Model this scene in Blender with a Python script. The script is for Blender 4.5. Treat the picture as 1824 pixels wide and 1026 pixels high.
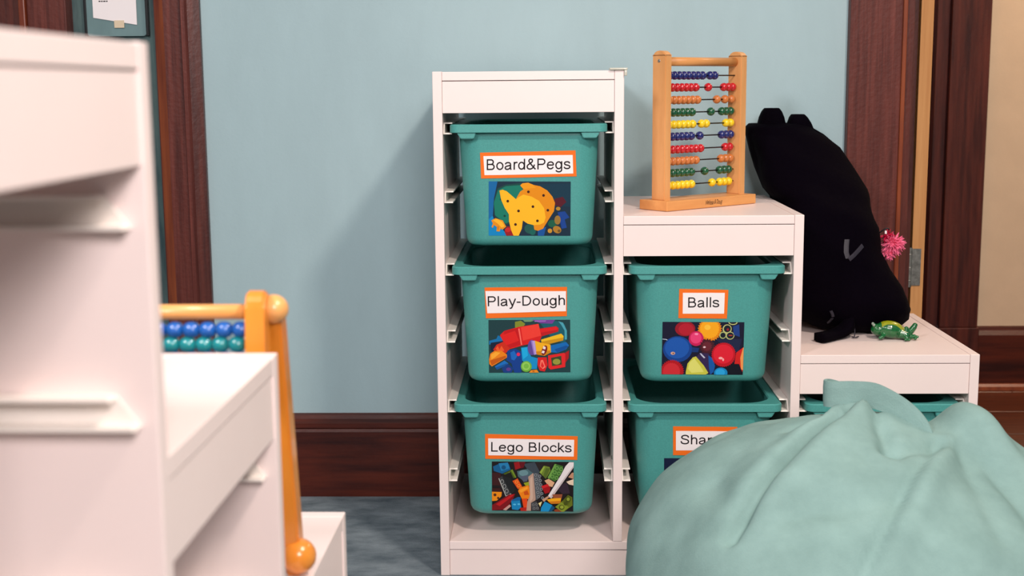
import bpy, bmesh, math, random
from math import sin, cos, pi, exp, sqrt
from mathutils import Vector, Matrix, noise
from mathutils.bvhtree import BVHTree

for o in list(bpy.data.objects):
    bpy.data.objects.remove(o, do_unlink=True)
scene = bpy.context.scene
COL = scene.collection
rnd = random.Random(7)


def lin(r, g, b):
    f = lambda c: (c / 12.92 if c <= .04045 else ((c + .055) / 1.055) ** 2.4)
    return (f(r / 255), f(g / 255), f(b / 255), 1.0)


# ------------------------------------------------------------------ camera
cam = bpy.data.cameras.new('camera')
cam_ob = bpy.data.objects.new('camera', cam)
COL.objects.link(cam_ob)
yaw, pitch, roll = .0287, .15445, -.00866
fw = Vector((-sin(yaw) * cos(pitch), cos(yaw) * cos(pitch), -sin(pitch)))
r0 = Vector((cos(yaw), sin(yaw), 0))
u0 = r0.cross(fw)
rt = cos(roll) * r0 + sin(roll) * u0
up = -sin(roll) * r0 + cos(roll) * u0
M = Matrix((rt, up, -fw)).transposed().to_4x4()
M.translation = Vector((.2056, -2.3208, .9112))
cam_ob.matrix_world = M
cam.sensor_width = 36
cam.lens = 2295.5 * 36 / 1824
cam.clip_start = .02
cam.dof.use_dof = True
cam.dof.focus_distance = 2.40
cam.dof.aperture_fstop = 6.2
scene.camera = cam_ob

# ------------------------------------------------------------------ world, lights, exposure
world = bpy.data.worlds.new('world')
scene.world = world
world.use_nodes = True
world.node_tree.nodes['Background'].inputs[0].default_value = (.8, .9, 1, 1)
world.node_tree.nodes['Background'].inputs[1].default_value = .12


def area(name, loc, target, size, energy, color, sy=None):
    l = bpy.data.lights.new(name, 'AREA')
    l.energy = energy
    l.color = color
    l.size = size
    if sy:
        l.shape = 'RECTANGLE'
        l.size_y = sy
    o = bpy.data.objects.new(name, l)
    o.location = loc
    d = Vector(target) - Vector(loc)
    o.rotation_euler = d.to_track_quat('-Z', 'Y').to_euler()
    COL.objects.link(o)
    return o


area('ceiling_and_key_light', (1.12, -1.70, 2.45), (.9, -1.0, 0), .22, 46, (1, .88, .79))
area('ceiling_and_key_light', (-.85, -2.15, 1.95), (.0, -.3, .6), .36, 27, (1, .94, .95))  # added key light, unseen, set left so brightness falls off to the right
area('window_daylight', (.62, -3.15, 1.70), (-.1, -.6, .7), .6, 40, (1, .935, .93), .6)
area('hall_lamp_light', (2.1, 1.05, 2.3), (1.9, 1.1, 0), .3, 19, (1, .76, .55))

vs = scene.view_settings
vs.view_transform = 'Standard'
vs.look = 'None'
vs.exposure = -0.05
vs.gamma = 1.0
vs.use_curve_mapping = False


# ------------------------------------------------------------------ materials
def mat(name, col, rough=.5, spec=.5, var=0, vscale=(30, 30, 30), bump=0, bscale=200, coat=0, metal=0, alpha=1,
        col2=None, detail=4, transm=0):
    m = bpy.data.materials.new(name)
    m.use_nodes = True
    nt = m.node_tree
    b = nt.nodes['Principled BSDF']
    b.inputs['Base Color'].default_value = col
    b.inputs['Roughness'].default_value = rough
    b.inputs['Specular IOR Level'].default_value = spec
    b.inputs['Metallic'].default_value = metal
    b.inputs['Coat Weight'].default_value = coat
    b.inputs['Coat Roughness'].default_value = .12
    b.inputs['Alpha'].default_value = alpha
    b.inputs['Transmission Weight'].default_value = transm
    tc = nt.nodes.new('ShaderNodeTexCoord')
    if var or col2:
        mp = nt.nodes.new('ShaderNodeMapping')
        mp.inputs['Scale'].default_value = vscale
        nt.links.new(tc.outputs['Object'], mp.inputs['Vector'])
        n = nt.nodes.new('ShaderNodeTexNoise')
        n.inputs['Scale'].default_value = 1
        n.inputs['Detail'].default_value = detail
        n.inputs['Roughness'].default_value = .6
        nt.links.new(mp.outputs[0], n.inputs['Vector'])
        cr = nt.nodes.new('ShaderNodeValToRGB')
        c2 = col2 or tuple(list(c * (1 - var) for c in col[:3]) + [1])
        c1 = col if col2 else tuple(list(min(1, c * (1 + var)) for c in col[:3]) + [1])
        cr.color_ramp.elements[0].position = .33
        cr.color_ramp.elements[1].position = .67
        cr.color_ramp.elements[0].color = c2
        cr.color_ramp.elements[1].color = c1
        nt.links.new(n.outputs['Fac'], cr.inputs[0])
        nt.links.new(cr.outputs[0], b.inputs['Base Color'])
    if bump:
        n2 = nt.nodes.new('ShaderNodeTexNoise')
        n2.inputs['Scale'].default_value = bscale
        n2.inputs['Detail'].default_value = 3
        nt.links.new(tc.outputs['Object'], n2.inputs['Vector'])
        bp = nt.nodes.new('ShaderNodeBump')
        bp.inputs['Strength'].default_value = bump
        bp.inputs['Distance'].default_value = .002
        nt.links.new(n2.outputs['Fac'], bp.inputs['Height'])
        nt.links.new(bp.outputs[0], b.inputs['Normal'])
    return m


MAT = {}
MAT['wall'] = mat('blue_paint', lin(168, 191, 196), .75, .2, var=.035, vscale=(9, 9, 3), bump=.15, bscale=160)
MAT['cream'] = mat('cream_paint', lin(222, 196, 168), .8, .2, var=.03, vscale=(12, 12, 12), bump=.12, bscale=140)
MAT['ceil'] = mat('ceiling_paint', lin(225, 222, 215), .9, .1, bump=.05, bscale=80)
MAT['white'] = mat('white_laminate', lin(243, 223, 218), .38, .45, var=.012, vscale=(6, 6, 6), bump=.03, bscale=500)
MAT['rail'] = mat('ivory_plastic', lin(238, 228, 220), .4, .4)
MAT['teal'] = mat('teal_plastic', lin(76, 153, 147), .42, .45, var=.07, vscale=(420, 420, 420), bump=.12, bscale=700, detail=2)
MAT['orange_card'] = mat('orange_card', lin(244, 112, 28), .55, .3)
MAT['paper'] = mat('white_paper', lin(248, 238, 238), .6, .3)
MAT['ink'] = mat('black_ink', lin(32, 24, 28), .6, .3)
wv = dict(rough=.33, spec=.5)
MAT['darkwood'] = mat('dark_varnished_oak', lin(98, 44, 34), .36, .45, col2=lin(56, 22, 20), vscale=(60, 60, 3.5), bump=.25, bscale=90, detail=6)
MAT['darkwood_h'] = mat('dark_varnished_oak_level', lin(92, 36, 22), .36, .45, col2=lin(48, 16, 14), vscale=(3.5, 60, 45), bump=.2, bscale=90, detail=6)
MAT['oak_face'] = mat('red_brown_oak', lin(112, 54, 45), .5, .3, col2=lin(72, 29, 24), vscale=(85, 85, 3), bump=.4, bscale=110, detail=7)
MAT['oak_edge'] = mat('orange_brown_varnish', lin(150, 72, 34), .35, .5, col2=lin(108, 42, 22), vscale=(50, 50, 4), detail=5)
MAT['hallfloor'] = mat('hall_floor_oak', lin(104, 50, 26), .3, .5, col2=lin(64, 28, 16), vscale=(4, 70, 40), bump=.15, bscale=80, detail=6)
MAT['leafedge'] = mat('pale_raw_wood', lin(226, 164, 104), .6, .3, col2=lin(205, 140, 84), vscale=(80, 80, 3))
MAT['steel'] = mat('worn_steel', lin(150, 145, 138), .4, .5, metal=.8, var=.3, vscale=(90, 90, 90))
MAT['glass_dark'] = mat('dark_green_glass', lin(96, 116, 114), .2, .5, col2=lin(46, 66, 72), vscale=(22, 22, 4), detail=5)
MAT['holder'] = mat('grey_green_plastic', lin(112, 138, 140), .3, .5, var=.1, vscale=(20, 20, 8))
MAT['black'] = mat('black_plastic', lin(14, 14, 18), .45, .4)
MAT['beech'] = mat('beech_wood', lin(228, 168, 108), .42, .4, col2=lin(212, 148, 88), vscale=(30, 30, 5), bump=.05, bscale=150, detail=5)
MAT['beech_h'] = mat('beech_wood_level', lin(226, 162, 98), .42, .4, col2=lin(208, 140, 78), vscale=(5, 30, 30), bump=.05, bscale=150, detail=5)
MAT['honey'] = mat('honey_varnished_wood', lin(232, 146, 50), .28, .5, col2=lin(222, 130, 38), vscale=(30, 30, 5), coat=.4, detail=5)
MAT['honey_light'] = mat('light_honey_wood', lin(236, 172, 102), .35, .5, col2=lin(226, 158, 88), vscale=(5, 30, 30), coat=.3)
MAT['rod'] = mat('dark_steel_rod', lin(34, 32, 34), .3, .5, metal=.7)
BEAD = {
    'navy': mat('navy_bead', lin(28, 36, 104), .25, .5, coat=.6),
    'red': mat('red_bead', lin(196, 22, 34), .25, .5, coat=.6),
    'natural': mat('natural_wood_bead', lin(216, 130, 66), .35, .5, col2=lin(190, 104, 48), vscale=(200, 60, 60), coat=.3),
    'green': mat('green_bead', lin(18, 82, 50), .25, .5, coat=.6),
    'yellow': mat('yellow_bead', lin(244, 206, 30), .28, .5, coat=.5),
    'blue': mat('blue_bead', lin(18, 92, 176), .25, .5, coat=.6),
    'teal': mat('teal_bead', lin(20, 136, 142), .25, .5, coat=.6),
}
MAT['bagcloth'] = mat('black_nylon', lin(3, 0, 6), .9, .05, bump=.5, bscale=60)
MAT['bagcloth2'] = mat('black_padded_cloth', lin(4, 1, 7), .9, .05, bump=.4, bscale=120)
MAT['reflect'] = mat('grey_reflective_tape', lin(46, 42, 52), .5, .25)
MAT['bean'] = mat('sage_green_cloth', lin(138, 168, 164), .85, .1, col2=lin(124, 153, 149), vscale=(14, 14, 14), bump=.25, bscale=420, detail=6)
MAT['bean_dark'] = mat('sage_green_seam', lin(112, 146, 138), .85, .15, bump=.25, bscale=420)
MAT['frog'] = mat('green_rubber', lin(14, 92, 44), .25, .5, coat=.5, var=.2, vscale=(120, 120, 120))
MAT['frog_back'] = mat('yellow_green_rubber', lin(146, 150, 22), .25, .5, coat=.5, var=.15, vscale=(140, 140, 140))
MAT['eye'] = mat('pale_eye', lin(140, 150, 140), .2, .5, coat=.5)
MAT['pink'] = mat('pink_petals', lin(250, 112, 150), .6, .3, var=.15, vscale=(60, 60, 60))
MAT['pink_deep'] = mat('crimson_petals', lin(190, 14, 60), .6, .3)
MAT['clear'] = mat('clear_plastic', lin(235, 232, 215), .15, .5, transm=.35)

# carpet
mc = mat('mottled_blue_grey_carpet', lin(138, 148, 154), .95, .05, col2=lin(86, 97, 105), vscale=(9, 16, 9), bump=1.0, bscale=260, detail=8)
MAT['carpet'] = mc


# ------------------------------------------------------------------ helpers
def obj(name, bm, material, parent=None, smooth=False, recalc=True):
    me = bpy.data.meshes.new(name)
    if recalc:
        bmesh.ops.recalc_face_normals(bm, faces=bm.faces[:])
    bm.to_mesh(me)
    bm.free()
    mats = material if isinstance(material, (list, tuple)) else [material]
    for m in mats:
        me.materials.append(m)
    if smooth:
        for p in me.polygons:
            p.use_smooth = True
    o = bpy.data.objects.new(name, me)
    COL.objects.link(o)
    if parent:
        o.parent = parent
    return o


def thing(name, label, cat, loc=(0, 0, 0), rz=0, group=None):
    o = bpy.data.objects.new(name, None)
    o.empty_display_size = .05
    o.location = loc
    o.rotation_euler = (0, 0, rz)
    COL.objects.link(o)
    o['label'] = label
    o['category'] = cat
    if group:
        o['group'] = group
    return o


def tag(o, label, cat, group=None):
    o['label'] = label
    o['category'] = cat
    if group:
        o['group'] = group
    return o


def struct(name, bm, m, smooth=False):
    o = obj(name, bm, m, None, smooth)
    o['kind'] = 'structure'
    return o


def box(bm, x0, x1, y0, y1, z0, z1, bev=0, seg=2):
    vs_ = [bm.verts.new((x, y, z)) for x in (x0, x1) for y in (y0, y1) for z in (z0, z1)]
    idx = [(0, 1, 3, 2), (4, 6, 7, 5), (0, 4, 5, 1), (2, 3, 7, 6), (0, 2, 6, 4), (1, 5, 7, 3)]
    fs = [bm.faces.new([vs_[i] for i in f]) for f in idx]
    if bev:
        es = list({e for f in fs for e in f.edges})
        bmesh.ops.bevel(bm, geom=es, offset=bev, segments=seg, profile=.5, affect='EDGES')
    return bm


def bx(*a, **k):
    return box(bmesh.new(), *a, **k)


def loft(bm, rings, cap0=True, cap1=True, closed=True):
    R = [[bm.verts.new(p) for p in ring] for ring in rings]
    n = len(R[0])
    for a, b in zip(R, R[1:]):
        for i in range(n if closed else n - 1):
            j = (i + 1) % n
            bm.faces.new((a[i], a[j], b[j], b[i]))
    if cap0:
        bm.faces.new(R[0][::-1])
    if cap1:
        bm.faces.new(R[-1])
    return R


def tube(bm, path, rad, n=12, cap=True):
    pts = [Vector(p) for p in path]
    rads = rad if isinstance(rad, (list, tuple)) else [rad] * len(pts)
    rings = []
    prev = None
    for i, p in enumerate(pts):
        t = (pts[min(i + 1, len(pts) - 1)] - pts[max(i - 1, 0)]).normalized()
        a = prev if prev else (Vector((0, 0, 1)) if abs(t.z) < .9 else Vector((1, 0, 0)))
        s = (a - t * a.dot(t)).normalized()
        prev = s
        q = t.cross(s)
        rings.append([p + (s * cos(2 * pi * k / n) + q * sin(2 * pi * k / n)) * rads[i] for k in range(n)])
    loft(bm, rings, cap, cap)
    return bm


def lathe(bm, prof, axis='z', c=(0, 0, 0), n=20):
    """prof: list of (radius, height along axis)"""
    c = Vector(c)
    rings = []
    for r, h in prof:
        ring = []
        for k in range(n):
            a = 2 * pi * k / n
            if axis == 'z':
                v = Vector((r * cos(a), r * sin(a), h))
            elif axis == 'x':
                v = Vector((h, r * cos(a), r * sin(a)))
            else:
                v = Vector((r * cos(a), h, r * sin(a)))
            ring.append(c + v)
        rings.append(ring)
    loft(bm, rings)
    return bm


def ellipsoid(bm, c, r, nu=20, nv=12, rot=None):
    mt = Matrix.Translation(c) @ (rot.to_4x4() if rot else Matrix.Identity(4)) @ Matrix.Diagonal((r[0], r[1], r[2], 1))
    bmesh.ops.create_uvsphere(bm, u_segments=nu, v_segments=nv, radius=1, matrix=mt)
    return bm


def prism(bm, prof, z0, z1, plane='xy'):
    """extrude polygon prof (list of 2d) along the remaining axis"""
    def mk(a, b, h):
        return (a, b, h) if plane == 'xy' else ((a, h, b) if plane == 'xz' else (h, a, b))
    loft(bm, [[mk(a, b, h) for a, b in prof] for h in (z0, z1)])
    return bm


def remeshed(bm, name, voxel, material, parent=None, smooth_iter=4):
    me = bpy.data.meshes.new('tmp')
    bm.to_mesh(me)
    bm.free()
    o = bpy.data.objects.new('tmp', me)
    COL.objects.link(o)
    md = o.modifiers.new('r', 'REMESH')
    md.mode = 'VOXEL'
    md.voxel_size = voxel
    md.use_smooth_shade = True
    s = o.modifiers.new('s', 'SMOOTH')
    s.factor = .5
    s.iterations = smooth_iter
    dg = bpy.context.evaluated_depsgraph_get()
    dg.update()
    me2 = bpy.data.meshes.new_from_object(o.evaluated_get(dg))
    me2.name = name
    bpy.data.objects.remove(o)
    bpy.data.meshes.remove(me)
    me2.materials.clear()
    for m in (material if isinstance(material, (list, tuple)) else [material]):
        me2.materials.append(m)
    for p in me2.polygons:
        p.use_smooth = True
    r = bpy.data.objects.new(name, me2)
    COL.objects.link(r)
    if parent:
        r.parent = parent
    return r


def rrect(cx, cy, hx, hy, r, n=6):
    """rounded rectangle outline, counter clockwise"""
    pts = []
    for sx, sy, a0 in ((1, -1, -pi / 2), (1, 1, 0), (-1, 1, pi / 2), (-1, -1, pi)):
        for k in range(n + 1):
            a = a0 + pi / 2 * k / n
            pts.append((cx + sx * (hx - r) + r * cos(a), cy + sy * (hy - r) + r * sin(a)))
    return pts


def cat2(pts, n=5):
    out = []
    for i in range(len(pts) - 1):
        a, b_, c_, d_ = [Vector(pts[k]) for k in (max(i - 1, 0), i, i + 1, min(i + 2, len(pts) - 1))]
        for k in range(n):
            t = k / n
            out.append(.5 * ((2 * b_) + (c_ - a) * t + (2 * a - 5 * b_ + 4 * c_ - d_) * t * t + (3 * b_ - a - 3 * c_ + d_) * t ** 3))
    out.append(Vector(pts[-1]))
    return out


def arc2(cx, cy, rx, ry, a0, a1, n=14):
    return [Vector((cx + rx * cos(math.radians(a0 + (a1 - a0) * k / n)), cy + ry * sin(math.radians(a0 + (a1 - a0) * k / n)))) for k in range(n + 1)]


ln_ = lambda *p: [Vector(q) for q in p]
GLYPH = {  # advance width, strokes (centre lines; capital height is 1)
    'B': (.93, [ln_((.17, 0), (.17, 1)), ln_((.17, .937), (.50, .937)) + arc2(.50, .73, .21, .207, 90, -90) + ln_((.17, .523)),
                ln_((.50, .523)) + arc2(.55, .293, .235, .23, 90, -90) + ln_((.17, .063))]),
    'P': (.93, [ln_((.17, 0), (.17, 1)), ln_((.17, .937)) + arc2(.55, .70, .24, .237, 90, -90) + ln_((.17, .463))]),
    'D': (1.0, [ln_((.17, 0), (.17, 1)), ln_((.17, .937)) + arc2(.45, .5, .41, .437, 90, -90) + ln_((.17, .063))]),
    'L': (.78, [ln_((.17, 1), (.17, 0)), ln_((.17, .063), (.73, .063))]),
    'M': (1.16, [ln_((.15, 0), (.15, 1)), ln_((.17, .97), (.58, .05), (.99, .97)), ln_((1.01, 1), (1.01, 0))]),
    'S': (.93, [cat2([(.80, .70), (.73, .86), (.49, .94), (.26, .87), (.18, .73), (.27, .60), (.49, .53), (.72, .44), (.80, .28), (.72, .12), (.47, .06), (.21, .13), (.12, .33)])]),
    'o': (.777, [arc2(.388, .362, .275, .31, 0, 360, 28)]),
    'a': (.777, [cat2([(.11, .51), (.20, .63), (.37, .667), (.53, .62), (.587, .50), (.59, .30), (.595, .12), (.65, .0)]),
                 cat2([(.587, .41), (.36, .365), (.17, .30), (.105, .185), (.16, .08), (.30, .05), (.46, .10), (.57, .22), (.587, .34)])]),
    'r': (.465, [ln_((.155, 0), (.155, .725)), cat2([(.155, .42), (.19, .58), (.28, .66), (.38, .672), (.46, .645)])]),
    'd': (.777, [arc2(.36, .362, .255, .31, 0, 360, 28), ln_((.63, 0), (.63, 1))]),
    'e': (.777, [ln_((.11, .39), (.655, .39)), cat2([(.655, .39), (.63, .53), (.53, .64), (.39, .67), (.23, .62), (.13, .5), (.11, .36), (.14, .2), (.24, .09), (.39, .05), (.53, .09), (.645, .21)])]),
    'g': (.777, [arc2(.36, .362, .255, .31, 0, 360, 28), cat2([(.63, .725), (.63, .3), (.63, -.05), (.57, -.18), (.43, -.235), (.29, -.225), (.17, -.17), (.13, -.08)])]),
    's': (.698, [cat2([(.585, .51), (.52, .63), (.36, .67), (.18, .63), (.12, .52), (.18, .42), (.36, .365), (.54, .31), (.605, .2), (.54, .09), (.36, .05), (.17, .09), (.085, .21)])]),
    'l': (.310, [ln_((.155, 0), (.155, 1))]),
    'i': (.310, [ln_((.155, 0), (.155, .725)), ln_((.155, .88), (.155, 1))]),
    'y': (.698, [ln_((.06, .725), (.345, .02)), cat2([(.64, .725), (.50, .37), (.355, .0), (.29, -.15), (.21, -.23), (.09, -.22)])]),
    '-': (.465, [ln_((.05, .36), (.41, .36))]),
    'u': (.777, [cat2([(.155, .725), (.155, .45), (.157, .23), (.20, .10), (.32, .05), (.46, .08), (.58, .2), (.62, .32)]), ln_((.625, .725), (.625, 0))]),
    'h': (.777, [ln_((.155, 0), (.155, 1)), cat2([(.155, .40), (.20, .56), (.31, .65), (.43, .67), (.55, .63), (.615, .50), (.62, .3), (.62, 0)])]),
    'k': (.698, [ln_((.155, 0), (.155, 1)), ln_((.60, .725), (.155, .27)), ln_((.29, .41), (.65, 0))]),
    'c': (.698, [cat2([(.63, .48), (.54, .61), (.40, .67), (.24, .62), (.13, .5), (.105, .36), (.13, .2), (.24, .09), (.39, .05), (.54, .10), (.635, .25)])]),
    'p': (.777, [ln_((.155, -.28), (.155, .725)), arc2(.415, .362, .255, .31, 0, 360, 28)]),
    '&': (.93, [cat2([(.87, .02), (.60, .31), (.32, .66), (.265, .80), (.31, .91), (.43, .95), (.55, .90), (.58, .78), (.51, .66), (.30, .52), (.14, .38), (.11, .24), (.18, .10), (.36, .05), (.55, .11), (.70, .26), (.77, .46)])]),
    ' ': (.388, []),
}


def text_mesh(s, stroke=.125):
    """flat lettering of even strokes, capital height 1, baseline at y=0"""
    verts, faces = [], []
    x0 = 0
    for ch in s:
        adv, strokes = GLYPH[ch]
        for st in strokes:
            base_i = len(verts)
            for i, p in enumerate(st):
                t = (st[min(i + 1, len(st) - 1)] - st[max(i - 1, 0)])
                t = t.normalized() if t.length > 1e-6 else Vector((1, 0))
                nrm = Vector((-t.y, t.x)) * stroke / 2
                for sg in (1, -1):
                    verts.append((x0 + p.x + sg * nrm.x, p.y + sg * nrm.y, 0))
            for i in range(len(st) - 1):
                k = base_i + 2 * i
                faces.append((k, k + 1, k + 3, k + 2))
        x0 += adv
    me = bpy.data.meshes.new('lettering')
    me.from_pydata(verts, [], faces)
    return me


def copy_tree(o, parent=None):
    c = o.copy()
    COL.objects.link(c)
    if parent:
        c.parent = parent
    for ch in list(o.children):
        copy_tree(ch, c)
    return c


# ------------------------------------------------------------------ the room
YW = .497            # face of the back wall
WT = .12             # its thickness
XL, XR, YF, ZC = -2.3, 3.2, -4.2, 2.7
struct('floor', bx(XL, XR, YF, YW + WT, -.05, 0), MAT['carpet'])
struct('ceiling', bx(XL, XR, YF, 1.65, ZC, ZC + .05), MAT['ceil'])
DL0, DL1 = -1.75, -.640       # left opening
DR0, DR1 = .985, 1.85         # right opening
bm = bmesh.new()
box(bm, XL, DL0, YW, YW + WT, 0, ZC)
box(bm, DL1, DR0 - .022, YW, YW + WT, 0, ZC)
box(bm, DR1, XR, YW, YW + WT, 0, ZC)
box(bm, DL0, DL1, YW, YW + WT, 2.1, ZC)
box(bm, DR0 - .022, DR1, YW, YW + WT, 2.1, ZC)
struct('wall_back', bm, MAT['wall'])
struct('wall_left', bx(XL - .1, XL, YF, YW + WT, 0, ZC), MAT['wall'])
struct('wall_right', bx(XR, XR + .1, YF, 1.65, 0, ZC), MAT['wall'])
struct('wall_front', bx(XL, XR, YF - .1, YF, 0, ZC), MAT['wall'])
# back baseboard with a moulded cap
prof = [(YW, 0), (YW - .022, 0), (YW - .022, .150), (YW - .018, .156), (YW - .022, .160), (YW - .022, .170), (YW - .012, .178),
        (YW - .010, .186), (YW, .189)]
struct('baseboard_back', prism(bmesh.new(), prof, -.542, .843, 'yz'), MAT['darkwood_h'])
# left casing: profile of bevel, flat, bead and outer bevel
prof = [(-.640, .490), (-.618, .476), (-.581, .476), (-.578, .468), (-.570, .468), (-.566, .476), (-.542, .486), (-.542, .497), (-.640, .497)]
bm = prism(bmesh.new(), prof, 0, 2.18, 'xy')
bm.faces.ensure_lookup_table()
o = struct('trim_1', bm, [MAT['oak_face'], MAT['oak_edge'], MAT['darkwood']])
for p in o.data.polygons:  # left bevel takes orange-brown varnish, outer bevel dark oak
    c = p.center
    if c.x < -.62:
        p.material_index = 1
    elif c.x > -.567:
        p.material_index = 2
# right casing of the blue wall and its edge
bm = bx(.845, .955, .470, .497, 0, 2.18, bev=.003)
struct('trim_2', bm, MAT['oak_face'])
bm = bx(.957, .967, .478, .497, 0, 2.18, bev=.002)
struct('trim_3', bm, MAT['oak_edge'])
bm = bmesh.new()
box(bm, .963, .985, .490, .625, 0, 2.1, bev=.001)
box(bm, .985, 1.006, .535, .60, 0, 2.1, bev=.002)
struct('trim_4', bm, MAT['darkwood'])
# open door leaf, seen on its hinge edge, with its hinge
d = struct('door_1', bx(1.030, 1.058, .604, 1.40, .012, 2.06, bev=.001), [MAT['leafedge']])
bm = bmesh.new()
tube(bm, [(1.024, .600, .455), (1.024, .600, .545)], .006, 10)
box(bm, 1.026, 1.050, .601, .604, .458, .542)
for zz in (.47, .50, .53):
    lathe(bm, [(.0062, zz - .001), (.0066, zz), (.0062, zz + .001)], 'z', (1.024, .600, 0), 10)
obj('hinge', bm, MAT['steel'], d)
# the hall beyond
YH = 1.53
struct('wall_hall', bx(1.484, XR, YH, YH + .1, 0, ZC), MAT['cream'])
struct('wall_hall_left', bx(.3, 1.0, YH, YH + .1, 0, ZC), MAT['cream'])
struct('wall_hall_end', bx(.2, .3, YW + WT, YH + .1, 0, ZC), MAT['cream'])
bm = bmesh.new()
box(bm, 1.373, 1.486, YH - .028, YH, .19, 2.18, bev=.003)
struct('trim_5', bm, MAT['darkwood'])
struct('trim_6', bx(1.369, 1.490, YH - .034, YH, 0, .19, bev=.003), MAT['darkwood'])
struct('trim_7', bx(1.335, 1.371, YH - .012, YH + .09, 0, 2.15, bev=.002), MAT['darkwood'])
struct('door_2', bx(1.0, 1.335, YH + .03, YH + .07, 0, 2.15, bev=.002), MAT['darkwood'])
prof = [(YH, 0), (YH - .020, 0), (YH - .020, .165), (YH - .010, .178), (YH - .008, .187), (YH, .19)]
struct('baseboard_hall', prism(bmesh.new(), prof, 1.490, XR, 'yz'), MAT['darkwood_h'])
prof = [(YH - .020, 0), (YH - .036, 0), (YH - .034, .010), (YH - .026, .017), (YH - .020, .018)]
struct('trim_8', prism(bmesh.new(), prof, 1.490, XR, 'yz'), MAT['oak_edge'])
hf = struct('floor_hall', bx(.3, XR, YW + WT, YH, -.05, -.012), MAT['darkwood_h'])
yy = YW + WT
k = 0
for wdt in (.15, .235, .235, .235, .06):
    x = .32
    first = True
    while x < XR:
        ln = 1.5 if not first else .9 + .37 * (k % 3)
        first = False
        obj('floor_board', bx(x, min(XR, x + ln) - .002, yy + .002, min(YH, yy + wdt) - .002, -.012, 0, bev=.0015, seg=1), MAT['hallfloor'], hf)
        x += ln
    yy += wdt
    k += 1
# left doorway: sidelight, mullion and dark door
w1 = struct('window_1', bx(-.842, -.640, .555, .562, .02, 2.08), MAT['glass_dark'])
bm = bx(-.928, -.842, .515, .58, 0, 2.1, bev=.002)
box(bm, -.842, -.640, .52, .58, 0, .04)
box(bm, -.645, -.640, .50, .58, .04, 2.1)
struct('trim_9', bm, MAT['oak_face'])
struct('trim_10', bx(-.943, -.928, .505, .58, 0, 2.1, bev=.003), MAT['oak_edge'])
d3 = struct('door_3', bx(DL0, -.943, .53, .575, .01, 2.1, bev=.002), MAT['darkwood'])
struct('wall_porch', bx(-2.0, .2, 1.3, 1.35, 0, ZC), MAT['ceil'])

# ------------------------------------------------------------------ document holder on the sidelight
dh = thing('document_holder', 'grey plastic sleeve holding a printed white sheet on the glass beside the left door frame', 'document holder', (-.742, .555, 1.03))
bm = bmesh.new()
loft(bm, [[(x, -.010, z) for x, z in rrect(0, .145, .066, .145, .008, 4)], [(x, 0, z) for x, z in rrect(0, .145, .066, .145, .008, 4)]])
obj('sleeve', bm, MAT['holder'], dh)
bm = bmesh.new()
pl = [(-.050, .040), (.046, .024), (.048, .27), (-.049, .27)]
loft(bm, [[(x, -.0125, z) for x, z in pl], [(x, -.0112, z) for x, z in pl]])
sh = obj('sheet', bm, MAT['paper'], dh)
bm = bmesh.new()
for r_, zz in enumerate((.074, .081, .090, .097, .104, .111, .118)):
    x = -.036
    for q in range(4 if r_ < 2 else 9):
        wd = .003 + .003 * rnd.random()
        if x + wd > .036 or (r_ < 2 and x > -.016):
            break
        box(bm, x, x + wd, -.0128, -.0125, zz, zz + .0026)
        x += wd + .0014
obj('printed_lines', bm, MAT['ink'], sh)
bm = bx(-.004, .018, -.0134, -.0122, .018, .034)
obj('tape_tab', bm, mat('beige_tape', lin(222, 200, 170), .5), dh)
for sx in (-1, 1):
    obj('edge_strip', bx(sx * .068 - .003, sx * .068 + .003, -.012, -.001, .0, .29, bev=.001), MAT['black'], dh)

# ------------------------------------------------------------------ step storage units
W, D = .99, .432
T = .01692
CW = (W - 4 * T) / 3
H = (.94, .6803, .42356)
TB, RH, ZB = .01622, .05743, .06735
RAILZ = (.839, .715, .582, .457, .325, .192)


def make_rail(side):
    """C-shaped runner; side=+1 sits on a left panel and opens to the right"""
    bm = bmesh.new()
    w, h, t = .0155, .0205, .0022
    prof = [(0, -h / 2), (w, -h / 2), (w, -h / 2 + t), (t, -h / 2 + t), (t, h / 2 - t), (w, h / 2 - t), (w, h / 2), (0, h / 2)]
    front = lambda z: .010 + .016 * (z + h / 2) / h
    loft(bm, [[(side * x, front(z), z) for x, z in prof], [(side * x, D - .015, z) for x, z in prof]])
    return bm


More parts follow.
